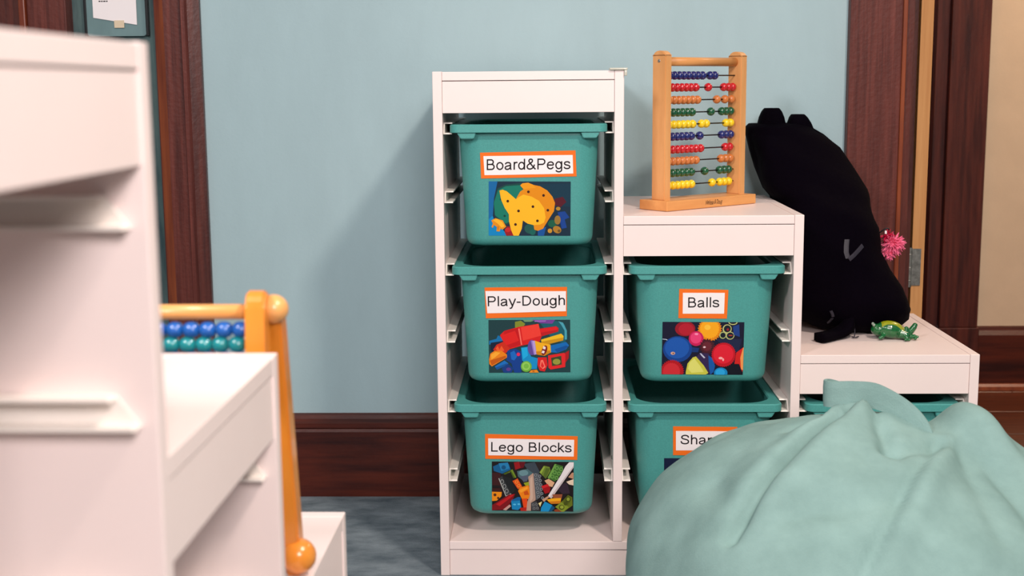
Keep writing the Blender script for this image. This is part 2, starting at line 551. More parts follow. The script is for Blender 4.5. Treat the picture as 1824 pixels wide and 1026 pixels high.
def storage_unit(label, loc, rz, guard=False):
    u = thing('step_storage_unit', label, 'shelf unit', loc, rz, None)
    xs = [0, T + CW, 2 * (T + CW), 3 * (T + CW)]
    ph = [H[0], H[0], H[1], H[2]]
    for i in range(4):
        z0 = 0 if i in (0, 3) else ZB
        obj('side_panel', bx(xs[i], xs[i] + T, 0, D, z0, ph[i], bev=.0009), MAT['white'], u)
    for i in range(3):
        a, b = xs[i] + T + .0003, xs[i + 1] - .0003
        obj('top_board', bx(a, b, .0005, D, H[i] - TB, H[i] - .0006, bev=.0009), MAT['white'], u)
        obj('front_rail', bx(a, b, .002, .018, H[i] - TB - RH, H[i] - TB - .0012, bev=.0007), MAT['white'], u)
        for z in RAILZ:
            if z < H[i] - TB - RH - .01:
                o = obj('runner', make_rail(1), MAT['rail'], u)
                o.location = (a, 0, z)
                o = obj('runner', make_rail(-1), MAT['rail'], u)
                o.location = (b, 0, z)
    obj('bottom_board', bx(T + .0003, W - T - .0003, .0005, D, ZB - TB, ZB - .0003, bev=.0009), MAT['white'], u)
    obj('plinth', bx(T + .0003, W - T - .0003, .0025, .0185, 0, ZB - TB - .0012, bev=.0007), MAT['white'], u)
    for i in range(1, 3):
        for yv in (.036, D - .04):
            for zz in (H[i] - .035,):
                bm = lathe(bmesh.new(), [(.0001, -.0016), (.003, -.0016), (.0042, -.0006), (.0042, .0)], 'x', (xs[i] + .0, yv, .22), 12)
                obj('screw_head', bm, MAT['steel'], u)
    if guard:
        bm = bmesh.new()
        x1 = xs[1] + T
        box(bm, x1 - .026, x1 + .006, -.005, .030, H[0], H[0] + .004, bev=.0015)
        box(bm, x1, x1 + .005, -.005, .030, H[0] - .010, H[0], bev=.001)
        obj('corner_guard', bm, MAT['clear'], u, smooth=True)
    return u


unit_b = storage_unit('white three-step shelf unit against the blue wall, filled with teal bins', (0, 0, 0), 0, True)
unit_f = storage_unit('white empty three-step shelf unit in the left foreground, seen end on', (-.0404, -1.8713, 0), 1.5628)

# ------------------------------------------------------------------ bins
SIGNS = {
    'pegs': dict(word='Board&Pegs', card=[(-.0877, -.0439), (.0845, -.0411), (.0865, -.0878), (-.0864, -.0907)],
                 paper=[(-.0817, -.0500), (.0794, -.0492), (.0805, -.0827), (-.0802, -.0847)],
                 text=[(-.0760, -.0755), (.0754, -.0745), (-.0757, -.0557)],
                 photo=[(-.0727, -.0960), (.0759, -.0974), (.0753, -.1970), (-.0742, -.1957)]),
    'dough': dict(word='Play-Dough', card=[(-.0824, -.0330), (.0688, -.0326), (.0684, -.0876), (-.0808, -.0913)],
                  paper=[(-.0810, -.0399), (.0668, -.0405), (.0667, -.0781), (-.0780, -.0818)],
                  text=[(-.0768, -.0684), (.0650, -.0666), (-.0769, -.0495)],
                  photo=[(-.0761, -.0946), (.0744, -.0946), (.0749, -.1951), (-.0766, -.1958)]),
    'blocks': dict(word='Lego Blocks', card=[(-.0848, -.0534), (.0882, -.0580), (.0872, -.1045), (-.0850, -.1022)],
                   paper=[(-.0791, -.0619), (.0816, -.0648), (.0807, -.0978), (-.0793, -.0951)],
                   text=[(-.0739, -.0878), (.0767, -.0893), (-.0735, -.0689)],
                   photo=[(-.0729, -.1078), (.0807, -.1086), (.0798, -.2078), (-.0738, -.2057)]),
    'balls': dict(word='Balls', card=[(-.0495, -.0368), (.0400, -.0389), (.0386, -.0931), (-.0501, -.0917)],
                  paper=[(-.0428, -.0441), (.0335, -.0445), (.0332, -.0835), (-.0424, -.0832)],
                  text=[(-.0327, -.0716), (.0240, -.0712), (-.0329, -.0526)],
                  photo=[(-.0789, -.0987), (.0709, -.1000), (.0708, -.2004), (-.0792, -.1986)]),
    'shapes': dict(word='Shapes', card=[(-.0580, -.0384), (.0609, -.0397), (.0611, -.0958), (-.0570, -.0946)],
                   paper=[(-.0526, -.0472), (.0545, -.0479), (.0545, -.0859), (-.0519, -.0852)],
                   text=[(-.0438, -.0731), (.0500, -.0737), (-.0441, -.0544)],
                   photo=[(-.0736, -.1008), (.0779, -.1013), (.0801, -.2055), (-.0719, -.2045)]),
}


def face_y(z):
    return .010 + (.008 - z) * .075


def make_bin(label, loc, sign, pic=None):
    b = thing('storage_bin', label, 'bin', loc, 0, 'teal bins in the stepped shelf unit')
    z0, z1 = -.216, .0065
    bm = bmesh.new()

    def ring(z, inset=0., r=None):
        f = (z1 - z) / (z1 - z0)
        hx = .1285 - .0125 * f - inset
        ya = face_y(z) + inset
        yb = .400 - .022 * f - inset
        rr = r if r else .042 - .008 * f
        return [(x, y, z) for x, y in rrect(0, (ya + yb) / 2, hx, (yb - ya) / 2, rr - inset * .6, 8)]

    rings = []
    for dz, ins in ((0, .016), (.0015, .008), (.005, .0035), (.011, .0008), (.016, 0)):
        rings.append([(x, y, z0 + dz) for x, y, z in ring(z0 + dz, ins)])
    for f in (.3, .6, .9):
        rings.append(ring(z0 + (z1 - z0) * f))
    rings.append(ring(z1 - .004))
    rings.append(ring(z1 - .004, .0025))
    for f in (.6, .3, .06):
        rings.append(ring(z0 + (z1 - z0) * f, .0025))
    rings.append([(x, y, z0 + .006) for x, y, z in ring(z0 + .012, .012)])
    loft(bm, rings)
    obj('body', bm, MAT['teal'], b, smooth=True)
    # rim flange with rolled edge
    bm = bmesh.new()
    o_ = rrect(0, .2035, .1415, .2055, .016, 8)
    o2 = rrect(0, .2035, .1395, .2035, .015, 8)
    i_ = rrect(0, .207, .1255, .196, .052, 8)
    i2 = rrect(0, .207, .1235, .194, .050, 8)
    lv = [(i2, .001), (i_, .0050), (i_, .0068)]
    lv = [(i2, -.004), (i2, .0045), (i_, .0068), (o2, .0070), (o_, .0052), (o_, -.0072), (o2, -.0078), (rrect(0, .2035, .1385, .2025, .015, 8), -.0076),
          (rrect(0, .2035, .1385, .2025, .015, 8), .001), (rrect(0, .207, .131, .2, .046, 8), .001), (rrect(0, .207, .1285, .1975, .046, 8), -.004)]
    rings = [[(x, y, z) for x, y in pts] for pts, z in lv]
    rings.append(rings[0])
    R = [[bm.verts.new(p) for p in r_] for r_ in rings[:-1]]
    R.append(R[0])
    n = len(R[0])
    for a, c in zip(R, R[1:]):
        for i in range(n):
            j = (i + 1) % n
            bm.faces.new((a[i], a[j], c[j], c[i]))
    obj('rim', bm, MAT['teal'], b, smooth=False)
    for sx in (-1, 1):
        bm = bmesh.new()
        pr = [(sx * .1285, -.0078), (sx * .1215, -.0185), (sx * .098, -.0185), (sx * .094, -.0078)]
        loft(bm, [[(x, .0005, z) for x, z in pr], [(x, .034, z) for x, z in pr]])
        bmesh.ops.bevel(bm, geom=bm.edges[:], offset=.0012, segments=2, affect='EDGES')
        obj('stacking_lug', bm, MAT['teal'], b)
    if sign:
        s = SIGNS[sign]

        def slab(pts, off, th):
            bm = bmesh.new()
            m_ = []
            for (x, z), (x2, z2) in zip(pts, pts[1:] + pts[:1]):
                for k_ in range(6):
                    m_.append((x + (x2 - x) * k_ / 6, z + (z2 - z) * k_ / 6))
            wob = [(x, z + .0004 * noise.noise(Vector((x * 90, z * 60, off * 999)))) for x, z in m_]
            loft(bm, [[(x, face_y(z) - off, z) for x, z in wob], [(x, face_y(z) - off - th, z) for x, z in wob]])
            return bm

        card = obj('sign_card', slab(s['card'], -.0004, .0012), MAT['orange_card'], b)
        obj('sign_paper', slab(s['paper'], .0008, .0003), MAT['paper'], card)
        me = text_mesh(s['word'])
        me.name = 'lettering'
        xs_ = [v.co.x for v in me.vertices]
        xmin, xmax = min(xs_), max(xs_)
        y0_, cap = 0, 1
        A = Vector(s['text'][0])
        B = Vector(s['text'][1])
        Cc = Vector(s['text'][2])
        for v in me.vertices:
            q = A + (B - A) * ((v.co.x - xmin) / (xmax - xmin)) + (Cc - A) * ((v.co.y - y0_) / cap)
            v.co = (q.x, face_y(q.y) - .00135, q.y)
        me.materials.clear()
        me.materials.append(MAT['ink'])
        t = bpy.data.objects.new('lettering', me)
        COL.objects.link(t)
        t.parent = card
        if pic:
            make_print(b, s['photo'], pic)
    return b


# ------------------------------------------------------------------ flat printed photographs on the bins
PALETTE = {}


def pcol(rgb):
    if rgb not in PALETTE:
        PALETTE[rgb] = mat('print_%02x%02x%02x' % rgb, lin(*rgb), .35, .4)
    return PALETTE[rgb]


def circ(cx, cy, rx, ry=None, n=22, rot=0):
    ry = ry or rx
    return [(cx + rx * cos(a) * cos(rot) - ry * sin(a) * sin(rot), cy + rx * cos(a) * sin(rot) + ry * sin(a) * cos(rot)) for a in
            [2 * pi * k / n for k in range(n)]]


def spiky(cx, cy, r, n=26, amp=.08):
    return [(cx + r * (1 + (amp if k % 2 else -amp)) * cos(pi * k / n), cy + r * (1 + (amp if k % 2 else -amp)) * sin(pi * k / n)) for k in range(2 * n)]


def clip01(poly):
    def cut(p, ax, v, sgn):
        out = []
        for a, b_ in zip(p, p[1:] + p[:1]):
            ina, inb = sgn * (a[ax] - v) <= 0, sgn * (b_[ax] - v) <= 0
            if ina:
                out.append(a)
            if ina != inb:
                t = (v - a[ax]) / (b_[ax] - a[ax])
                out.append((a[0] + t * (b_[0] - a[0]), a[1] + t * (b_[1] - a[1])))
        return out
    for ax in (0, 1):
        poly = cut(poly, ax, 1, 1) if poly else poly
        poly = cut(poly, ax, 0, -1) if poly else poly
    return poly


def make_print(parent, quad, pic):
    box_, bg, shapes = pic
    x0, y0, x1, y1 = box_
    q = [Vector(p) for p in quad]

    def at(u, v, off):
        p = (q[0] * (1 - u) + q[1] * u) * (1 - v) + (q[3] * (1 - u) + q[2] * u) * v
        return (p.x, face_y(p.y) - off, p.y)

    bm = bmesh.new()
    mats = [pcol(bg)]
    loft(bm, [[at(u, v, -.0003) for u, v in ((0, 0), (1, 0), (1, 1), (0, 1))], [at(u, v, .0005) for u, v in ((0, 0), (1, 0), (1, 1), (0, 1))]])
    bmesh.ops.recalc_face_normals(bm, faces=bm.faces[:])
    for i, (rgb, poly) in enumerate(shapes):
        pl_ = clip01([((x - x0) / (x1 - x0), (y - y0) / (y1 - y0)) for x, y in poly])
        if not pl_ or len(pl_) < 3:
            continue
        m = pcol(rgb)
        if m not in mats:
            mats.append(m)
        off = .00055 + .00002 * i
        try:
            f = bm.faces.new([bm.verts.new(at(u, v, off)) for u, v in pl_])
        except ValueError:
            continue
        f.normal_update()
        if f.normal.y > 0:
            f.normal_flip()
        f.material_index = mats.index(m)
    obj('printed_photo', bm, mats, parent, recalc=False)


Q = lambda *a: list(a)
P_PEGS = ((165, 395, 955, 918), (22, 44, 62), [
    ((10, 130, 190), Q((165, 395), (200, 395), (195, 700), (215, 760), (350, 918), (165, 918))),
    ((16, 100, 160), Q((165, 395), (250, 395), (215, 560), (205, 720), (165, 760))),
    ((20, 70, 66), Q((250, 460), (330, 425), (480, 410), (620, 470), (560, 760), (330, 810), (230, 740), (210, 600))),
    ((20, 118, 98), Q((255, 480), (330, 440), (470, 430), (520, 520), (420, 760), (330, 800), (225, 720), (215, 600))),
    ((12, 60, 52), circ(319, 727, 11)), ((12, 60, 52), circ(283, 568, 10)),
    ((16, 52, 70), Q((640, 420), (955, 410), (955, 640), (800, 620))),
    ((84, 20, 34), Q((800, 560), (880, 540), (915, 590), (860, 640), (800, 620))),
    ((22, 64, 140), Q((830, 690), (900, 680), (945, 740), (900, 760), (920, 840), (870, 850), (850, 760))),
    ((24, 90, 66), circ(780, 800, 42, 36)), ((32, 84, 76), circ(570, 850, 60, 50)), ((22, 96, 86), circ(590, 885, 28)),
    ((176, 130, 46), circ(836, 655, 22, 18)), ((150, 112, 48), circ(830, 765, 30, 44)), ((172, 120, 40), circ(826, 858, 42, 34, rot=.5)),
    ((196, 140, 44), circ(757, 870, 22)), ((110, 80, 36), circ(845, 870, 14)),
    ((20, 80, 150), Q((640, 860), (720, 830), (700, 918), (640, 918))),
    ((150, 24, 34), Q((318, 880), (345, 825), (400, 840), (410, 918), (335, 918))), ((196, 36, 36), circ(350, 862, 28, 22)),
    ((226, 140, 24), Q((190, 770), (230, 748), (300, 770), (335, 830), (300, 860), (280, 850), (270, 878), (240, 875), (245, 835), (215, 815), (205, 842), (192, 835), (205, 800))),
    ((250, 178, 40), Q((205, 768), (245, 755), (295, 785), (320, 828), (290, 840), (250, 800))),
    ((196, 110, 16), Q((250, 830), (262, 826), (258, 858), (250, 860))),
    ((226, 138, 16), Q((268, 485), (300, 474), (340, 490), (428, 565), (440, 540), (470, 490), (500, 470), (470, 435), (490, 412), (545, 406), (600, 428), (660, 440),
                       (730, 480), (780, 540), (805, 600), (795, 680), (750, 750), (720, 800), (690, 850), (640, 870), (606, 858), (600, 815), (540, 800), (495, 770), (485, 850), (455, 918), (405, 918),
                       (380, 860), (362, 780), (360, 710), (320, 650), (285, 570))),
    ((252, 182, 34), Q((270, 482), (300, 474), (340, 490), (428, 565), (455, 545), (500, 520), (580, 540), (650, 580), (700, 650), (715, 740), (700, 790), (660, 810), (600, 815), (540, 800), (495, 770), (485, 850), (455, 918), (405, 918),
                       (380, 860), (362, 780), (360, 710), (320, 650), (285, 570))),
    ((236, 152, 22), Q((470, 430), (490, 412), (545, 406), (590, 425), (620, 455), (560, 462), (500, 470))),
] + [((60, 24, 14), circ(x, y, 13)) for x, y in ((548, 494), (694, 528), (349, 584), (592, 636), (453, 678), (736, 670), (424, 809), (636, 773))])

P_DOUGH = ((170, 391, 1002, 925), (30, 62, 66), [
    ((26, 92, 104), Q((700, 430), (860, 400), (950, 440), (975, 560), (940, 640), (800, 560))),
    ((74, 160, 176), Q((880, 405), (930, 420), (968, 500), (968, 590), (945, 590), (945, 500), (910, 440))),
    ((110, 150, 110), Q((520, 391), (660, 391), (600, 410), (540, 410))),
    ((116, 62, 148), Q((610, 391), (850, 391), (820, 430), (700, 425))), ((160, 110, 190), Q((640, 398), (760, 396), (750, 408), (640, 410))),
    ((130, 138, 44), Q((440, 410), (500, 398), (545, 430), (520, 470), (440, 470))),
    ((20, 112, 170), Q((175, 600), (250, 580), (265, 545), (315, 570), (310, 620), (240, 620), (175, 640))),
    ((22, 32, 56), Q((190, 620), (330, 600), (330, 760), (190, 700))),
    ((190, 24, 30), Q((680, 480), (860, 455), (885, 475), (880, 510), (700, 560))), ((222, 30, 34), Q((690, 485), (860, 460), (878, 478), (870, 492), (700, 520))),
    ((216, 30, 30), Q((285, 545), (330, 500), (480, 460), (680, 430), (710, 560), (690, 610), (510, 650), (330, 700), (320, 610))),
    ((240, 62, 50), Q((500, 465), (680, 432), (706, 550), (520, 600))), ((252, 110, 96), Q((472, 480), (486, 476), (512, 640), (500, 645))),
    ((196, 20, 26), Q((330, 500), (470, 470), (495, 640), (340, 690), (325, 600))), ((224, 34, 32), Q((300, 545), (440, 500), (480, 600), (340, 650))),
    ((206, 44, 24), Q((215, 690), (250, 640), (320, 610), (390, 680), (330, 740), (250, 720))), ((240, 90, 40), Q((240, 680), (262, 650), (280, 690), (300, 650), (330, 700), (270, 715))),
    ((242, 190, 34), Q((705, 590), (910, 530), (935, 555), (930, 600), (760, 640), (710, 630))), ((206, 146, 20), Q((710, 610), (930, 570), (930, 600), (760, 642), (712, 632))),
    ((18, 104, 180), Q((800, 650), (960, 615), (990, 650), (960, 690), (870, 725), (800, 720))), ((16, 78, 150), Q((840, 690), (960, 650), (985, 660), (950, 690), (870, 722))),
    ((18, 62, 140), Q((360, 700), (440, 680), (520, 720), (500, 925), (430, 925), (400, 830), (350, 800))), ((26, 104, 190), Q((390, 720), (430, 700), (460, 760), (430, 800), (400, 790))),
    ((18, 140, 200), Q((500, 670), (580, 660), (600, 760), (670, 780), (660, 890), (600, 890), (510, 800))), ((28, 170, 226), Q((505, 675), (560, 668), (570, 750), (520, 790))),
    ((22, 60, 130), Q((300, 880), (360, 830), (420, 880), (400, 925), (320, 925))), ((92, 60, 140), circ(370, 890, 24, 18)),
    ((26, 110, 190), Q((230, 860), (330, 800), (370, 830), (250, 895))), ((18, 82, 150), Q((236, 872), (360, 826), (330, 860), (250, 895))),
    ((236, 130, 20), Q((172, 790), (185, 730), (230, 700), (300, 700), (355, 740), (355, 770), (200, 860), (175, 835))), ((252, 170, 50), Q((190, 740), (240, 712), (290, 720), (230, 770), (195, 790))),
    ((196, 90, 14), Q((180, 800), (340, 750), (350, 768), (200, 850))),
    ((226, 40, 90), circ(472, 738, 18)),
    ((98, 70, 150), circ(610, 670, 42, 78)), ((150, 120, 200), Q((600, 600), (640, 600), (660, 740), (630, 745))), ((186, 160, 220), Q((615, 602), (640, 604), (655, 738), (640, 740))),
    ((244, 176, 30), Q((640, 600), (700, 620), (800, 640), (805, 720), (740, 755), (660, 740))), ((206, 132, 20), Q((650, 710), (800, 700), (800, 722), (740, 755), (660, 742))),
    ((120, 16, 24), circ(738, 698, 26, 52, rot=.35)), ((240, 226, 226), Q((728, 655), (752, 665), (748, 690), (722, 684))), ((240, 226, 226), Q((718, 700), (742, 706), (734, 730), (708, 724))),
    ((216, 30, 34), Q((670, 770), (760, 770), (770, 850), (740, 915), (690, 905), (668, 850))), ((250, 120, 100), Q((700, 800), (722, 795), (750, 870), (720, 890), (690, 860))), ((222, 40, 40), Q((712, 810), (735, 860), (715, 880), (700, 855))),
    ((170, 24, 28), Q((940, 730), (990, 700), (985, 780), (950, 830))),
    ((226, 36, 40), Q((775, 750), (940, 725), (952, 740), (950, 870), (800, 895), (778, 875))), ((60, 70, 40), Q((805, 775), (910, 755), (915, 845), (815, 860))), ((150, 150, 60), circ(862, 815, 40, 30)),
    ((110, 176, 60), circ(552, 862, 56)), ((150, 206, 92), circ(550, 858, 42)), ((120, 186, 70), circ(552, 858, 26)),
    ((236, 140, 30), Q((580, 925), (600, 900), (660, 895), (680, 925))), ((190, 100, 20), circ(625, 912, 12, 9)),
])


def studs(x0, y0, dx, dy, nx, ex, ey, ny, r, c1, c2):
    out = []
    for i in range(nx):
        for j in range(ny):
            x, y = x0 + dx * i + ex * j, y0 + dy * i + ey * j
            out += [(c1, circ(x, y, r)), (c2, circ(x, y, r * .68))]
    return out


P_BLOCKS = ((218, 376, 1098, 922), (30, 22, 24), [
    ((40, 30, 30), Q((700, 376), (900, 376), (800, 500), (650, 460))), ((60, 24, 26), Q((218, 500), (310, 500), (330, 640), (218, 640))), ((52, 36, 50), Q((900, 650), (1030, 600), (1060, 720), (980, 730))),
    ((60, 70, 80), Q((560, 400), (680, 380), (740, 500), (640, 520))),
    ((22, 92, 140), Q((230, 430), (320, 390), (400, 400), (420, 465), (330, 510), (240, 480))), ((36, 124, 176), Q((290, 395), (390, 385), (410, 450), (320, 480))), ((20, 80, 124), circ(345, 440, 24)),
    ((150, 20, 26), Q((455, 385), (510, 376), (540, 440), (470, 466))), ((100, 14, 24), Q((510, 376), (580, 376), (560, 440), (530, 450))),
    ((74, 104, 110), Q((490, 480), (600, 455), (660, 500), (610, 570), (560, 590), (500, 540))), ((104, 140, 146), circ(560, 500, 50, 34)), ((84, 92, 110), Q((520, 540), (610, 520), (600, 590), (560, 600))),
    ((72, 92, 22), Q((340, 510), (440, 460), (480, 550), (440, 560))), ((112, 138, 36), Q((420, 470), (440, 460), (482, 548), (470, 556))), ((190, 200, 150), Q((395, 515), (405, 490), (412, 515), (425, 520), (410, 530), (402, 545))),
    ((24, 24, 22), Q((360, 520), (420, 490), (450, 560), (420, 600))),
    ((46, 48, 50), Q((290, 565), (330, 530), (420, 570), (470, 680), (440, 720), (365, 760))), ((30, 32, 34), Q((330, 530), (420, 560), (470, 680), (425, 730), (330, 550))), ((58, 60, 62), Q((292, 566), (328, 536), (420, 735), (368, 758))), ((176, 176, 170), Q((288, 562), (296, 558), (374, 758), (366, 762))), ((176, 176, 170), Q((366, 756), (424, 728), (426, 736), (368, 764))),
    ((150, 152, 150), circ(328, 598, 18, 26)), ((52, 54, 56), circ(328, 598, 12, 19)), ((150, 152, 150), circ(353, 650, 18, 26)), ((52, 54, 56), circ(353, 650, 12, 19)), ((150, 152, 150), circ(378, 702, 18, 26)), ((52, 54, 56), circ(378, 702, 12, 19)),
    ((226, 84, 20), Q((440, 590), (495, 560), (545, 650), (500, 680))), ((250, 150, 60), circ(485, 600, 17)), ((226, 84, 20), circ(485, 600, 11)), ((250, 150, 60), circ(508, 640, 17)), ((226, 84, 20), circ(508, 640, 11)),
    ((150, 160, 30), Q((560, 610), (620, 595), (630, 640), (580, 640))),
    ((240, 130, 14), Q((500, 700), (520, 660), (610, 635), (640, 680), (620, 790), (540, 785))), ((206, 80, 10), Q((560, 710), (600, 690), (620, 740), (570, 745))), ((252, 160, 40), Q((510, 690), (600, 650), (610, 670), (530, 720))),
    ((60, 26, 24), Q((218, 670), (300, 670), (330, 710), (218, 720))), ((236, 140, 16), Q((218, 710), (325, 712), (320, 760), (270, 810), (218, 815))), ((80, 40, 20), circ(250, 745, 16)), ((80, 40, 20), circ(285, 780, 13)),
    ((126, 16, 22), Q((218, 860), (400, 740), (470, 730), (440, 800), (360, 910), (218, 918))), ((190, 26, 30), Q((260, 850), (420, 745), (460, 735), (440, 760), (300, 870))),
    ((196, 150, 140), Q((335, 910), (410, 850), (425, 870), (370, 918))),
    ((22, 130, 186), Q((425, 810), (520, 800), (535, 880), (500, 912), (435, 905))), ((20, 92, 150), Q((430, 800), (500, 765), (530, 770), (525, 805), (430, 815))), ((90, 186, 226), circ(462, 850, 17, 9)), ((90, 186, 226), circ(508, 846, 15, 9)),
    ((226, 70, 20), Q((540, 785), (600, 780), (600, 880), (560, 885))), ((176, 30, 20), Q((520, 885), (610, 880), (600, 922), (530, 922))),
    ((186, 150, 132), Q((610, 540), (660, 500), (690, 520), (690, 800), (640, 830), (640, 918), (590, 918), (600, 820), (630, 740))), ((206, 172, 152), Q((630, 560), (655, 530), (660, 780), (630, 830))),
    ((86, 90, 96), Q((665, 500), (720, 500), (745, 560), (760, 740), (700, 800), (690, 780))), ((70, 70, 74), Q((640, 830), (700, 810), (735, 910), (650, 915))),
] + studs(690, 520, 6, 48, 6, 44, 12, 2, 15, (150, 156, 160), (64, 68, 74)) + studs(665, 850, 10, 40, 2, 36, -5, 2, 13, (140, 140, 140), (60, 60, 62)) + [
    ((110, 130, 44), Q((730, 490), (780, 415), (840, 430), (850, 470), (800, 560))), ((146, 170, 62), Q((732, 490), (775, 420), (790, 430), (750, 505))), ((84, 104, 34), Q((800, 440), (845, 445), (800, 555), (770, 530))),
    ((222, 170, 130), Q((785, 580), (830, 560), (895, 600), (870, 650), (830, 640))),
    ((64, 110, 44), Q((820, 550), (900, 395), (985, 420), (980, 480), (900, 590))), ((110, 160, 70), Q((818, 548), (895, 395), (912, 400), (838, 560))),
] + studs(870, 535, 24, -48, 3, 46, 14, 2, 20, (120, 170, 84), (66, 116, 48)) + [
    ((236, 226, 226), Q((1010, 420), (1050, 376), (1098, 376), (1098, 430), (860, 775), (820, 755), (960, 520))), ((206, 190, 190), Q((1098, 410), (1098, 432), (862, 776), (840, 766))),
    ((190, 140, 110), Q((1040, 540), (1080, 490), (1098, 490), (1098, 560))), ((232, 206, 180), Q((1020, 590), (1098, 560), (1098, 630), (1050, 620))),
    ((160, 16, 22), Q((752, 640), (820, 615), (850, 660), (840, 710), (790, 725))), ((206, 30, 34), Q((752, 640), (820, 615), (835, 640), (765, 668))),
    ((150, 80, 50), Q((870, 730), (980, 728), (970, 780), (880, 770))), ((246, 170, 24), Q((808, 790), (870, 775), (965, 770), (960, 830), (860, 835))), ((206, 120, 16), Q((825, 812), (962, 800), (960, 832), (860, 836))),
    ((22, 140, 196), Q((750, 880), (790, 810), (870, 850), (830, 922), (745, 922))), ((16, 80, 120), Q((870, 850), (900, 880), (860, 922), (830, 922))), ((232, 216, 150), Q((720, 830), (760, 810), (740, 870))),
    ((196, 150, 120), Q((760, 790), (830, 745), (840, 760), (780, 815))),
    ((100, 110, 26), Q((900, 870), (980, 800), (1040, 735), (1085, 760), (1090, 850), (985, 930))), ((130, 146, 40), Q((905, 868), (970, 815), (1050, 870), (985, 930))), ((86, 96, 20), Q((980, 800), (1040, 735), (1085, 770), (1040, 850))),
    ((60, 66, 16), circ(1040, 785, 26, 30)), ((140, 154, 50), circ(1042, 782, 17, 20)), ((70, 78, 18), circ(972, 872, 30, 28)), ((150, 164, 56), circ(974, 870, 20, 18)), ((70, 78, 18), circ(1015, 830, 22)),
    ((140, 60, 26), Q((890, 900), (930, 890), (980, 925), (900, 925))),
])

P_BALLS = ((110, 400, 900, 906), (22, 18, 44), [
    ((16, 14, 30), Q((700, 800), (900, 780), (900, 906), (740, 906))), ((30, 34, 66), Q((620, 560), (880, 560), (850, 700), (700, 620))),
    ((150, 16, 36), circ(330, 465, 98, 72)), ((180, 24, 44), circ(340, 470, 74, 56)),
    ((226, 130, 12), spiky(568, 470, 112, 30, .07)), ((248, 166, 24), spiky(566, 465, 92, 26, .05)), ((252, 192, 60), circ(545, 450, 30, 26)),
    ((190, 190, 120), circ(735, 465, 44, 44)), ((20, 24, 40), circ(737, 463, 34, 34)), ((190, 190, 120), circ(765, 528, 42, 38)), ((20, 26, 44), circ(767, 528, 33, 30)), ((190, 190, 120), circ(790, 400, 44, 26)), ((24, 20, 40), circ(790, 400, 34, 17)), ((170, 180, 110), circ(695, 525, 34, 34)), ((20, 24, 40), circ(697, 525, 25, 25)),
    ((150, 20, 36), circ(742, 470, 12)), ((150, 20, 36), circ(815, 460, 18)), ((30, 60, 130), Q((790, 440), (850, 420), (860, 540), (800, 520))), ((190, 60, 50), circ(770, 526, 20, 5)),
    ((180, 190, 210), Q((112, 562), (150, 565), (178, 582), (172, 586), (145, 572), (112, 568))),
    ((18, 62, 138), circ(260, 662, 142, 126)), ((28, 84, 170), circ(255, 650, 118, 102)), ((206, 160, 140), circ(216, 702, 22, 15)), ((120, 70, 60), circ(220, 703, 9, 6)),
    ((22, 50, 110), Q((400, 640), (470, 650), (460, 690), (400, 690))),
    ((200, 24, 84), circ(438, 558, 72, 72)), ((232, 60, 116), circ(436, 552, 54, 54)), ((250, 140, 176), circ(440, 515, 18, 10)),
    ((70, 22, 34), spiky(548, 635, 72, 18, .12)), ((104, 34, 46), spiky(545, 632, 46, 14, .14)), ((226, 190, 196), circ(520, 640, 13, 9)),
    ((176, 16, 30), spiky(212, 880, 112, 34, .06)), ((206, 40, 50), spiky(205, 880, 84, 28, .06)),
    ((52, 34, 76), Q((440, 735), (480, 695), (560, 700), (620, 780), (625, 860), (580, 906), (520, 830))), ((20, 84, 160), Q((560, 720), (600, 745), (628, 820), (615, 880), (585, 906), (570, 840))),
    ((200, 196, 70), Q((345, 880), (360, 800), (410, 740), (440, 730), (520, 820), (565, 890), (540, 906), (345, 906))), ((222, 218, 110), Q((365, 850), (380, 790), (425, 750), (490, 830), (520, 880), (400, 890))),
    ((190, 190, 210), Q((475, 700), (490, 700), (532, 742), (518, 748), (495, 725))),
    ((190, 14, 34), spiky(708, 712, 116, 36, .04)), ((222, 28, 50), circ(706, 706, 98, 92)), ((250, 170, 170), circ(680, 745, 20, 12)), ((250, 170, 170), circ(705, 760, 9, 14)),
    ((20, 130, 190), circ(685, 888, 66, 52)), ((40, 160, 220), circ(680, 884, 46, 36)),
    ((206, 30, 30), Q((830, 690), (895, 640), (895, 880), (860, 800), (815, 800))), ((240, 150, 80), Q((895, 640), (900, 640), (900, 860), (880, 850), (870, 740))),
])
P_SHAPES = ((0, 0, 100, 70), (18, 22, 44), [
    ((24, 30, 60), Q((0, 0), (100, 0), (100, 20), (0, 14))), ((30, 70, 130), Q((60, 30), (80, 24), (86, 44), (66, 50))), ((150, 40, 40), circ(50, 48, 12)), ((200, 160, 40), Q((20, 36), (40, 30), (34, 56)))])

XC = [T + CW / 2, 2 * T + 1.5 * CW, 3 * T + 2.5 * CW]
make_bin('teal plastic bin with a sign reading Board&Pegs and a yellow fish photo', (XC[0], 0, .839), 'pegs', P_PEGS)
make_bin('teal plastic bin with a sign reading Play-Dough, middle of the tall column', (XC[0], 0, .582), 'dough', P_DOUGH)
make_bin('teal plastic bin at the bottom of the tall column, photo of building bricks', (XC[0], 0, .325), 'blocks', P_BLOCKS)
make_bin('teal plastic bin with a sign reading Balls, below the abacus', (XC[1] - .0012, 0, .5815), 'balls', P_BALLS)
make_bin('teal plastic bin with a sign reading Shapes, partly behind the bean bag', (XC[1] - .0012, 0, .3245), 'shapes', P_SHAPES)
make_bin('teal plastic bin in the lowest step, mostly hidden behind the bean bag handle', (XC[2], 0, .3245), None)

# ------------------------------------------------------------------ abacus
AB = thing('abacus', 'wooden abacus with ten rows of coloured beads on the middle step', 'abacus', (.4264, .0765, .6803), math.atan2(.6487, .7610))
bm = bx(0, .250, 0, .073, 0, .0185, bev=.0015)
base = obj('base', bm, MAT['beech_h'], AB)


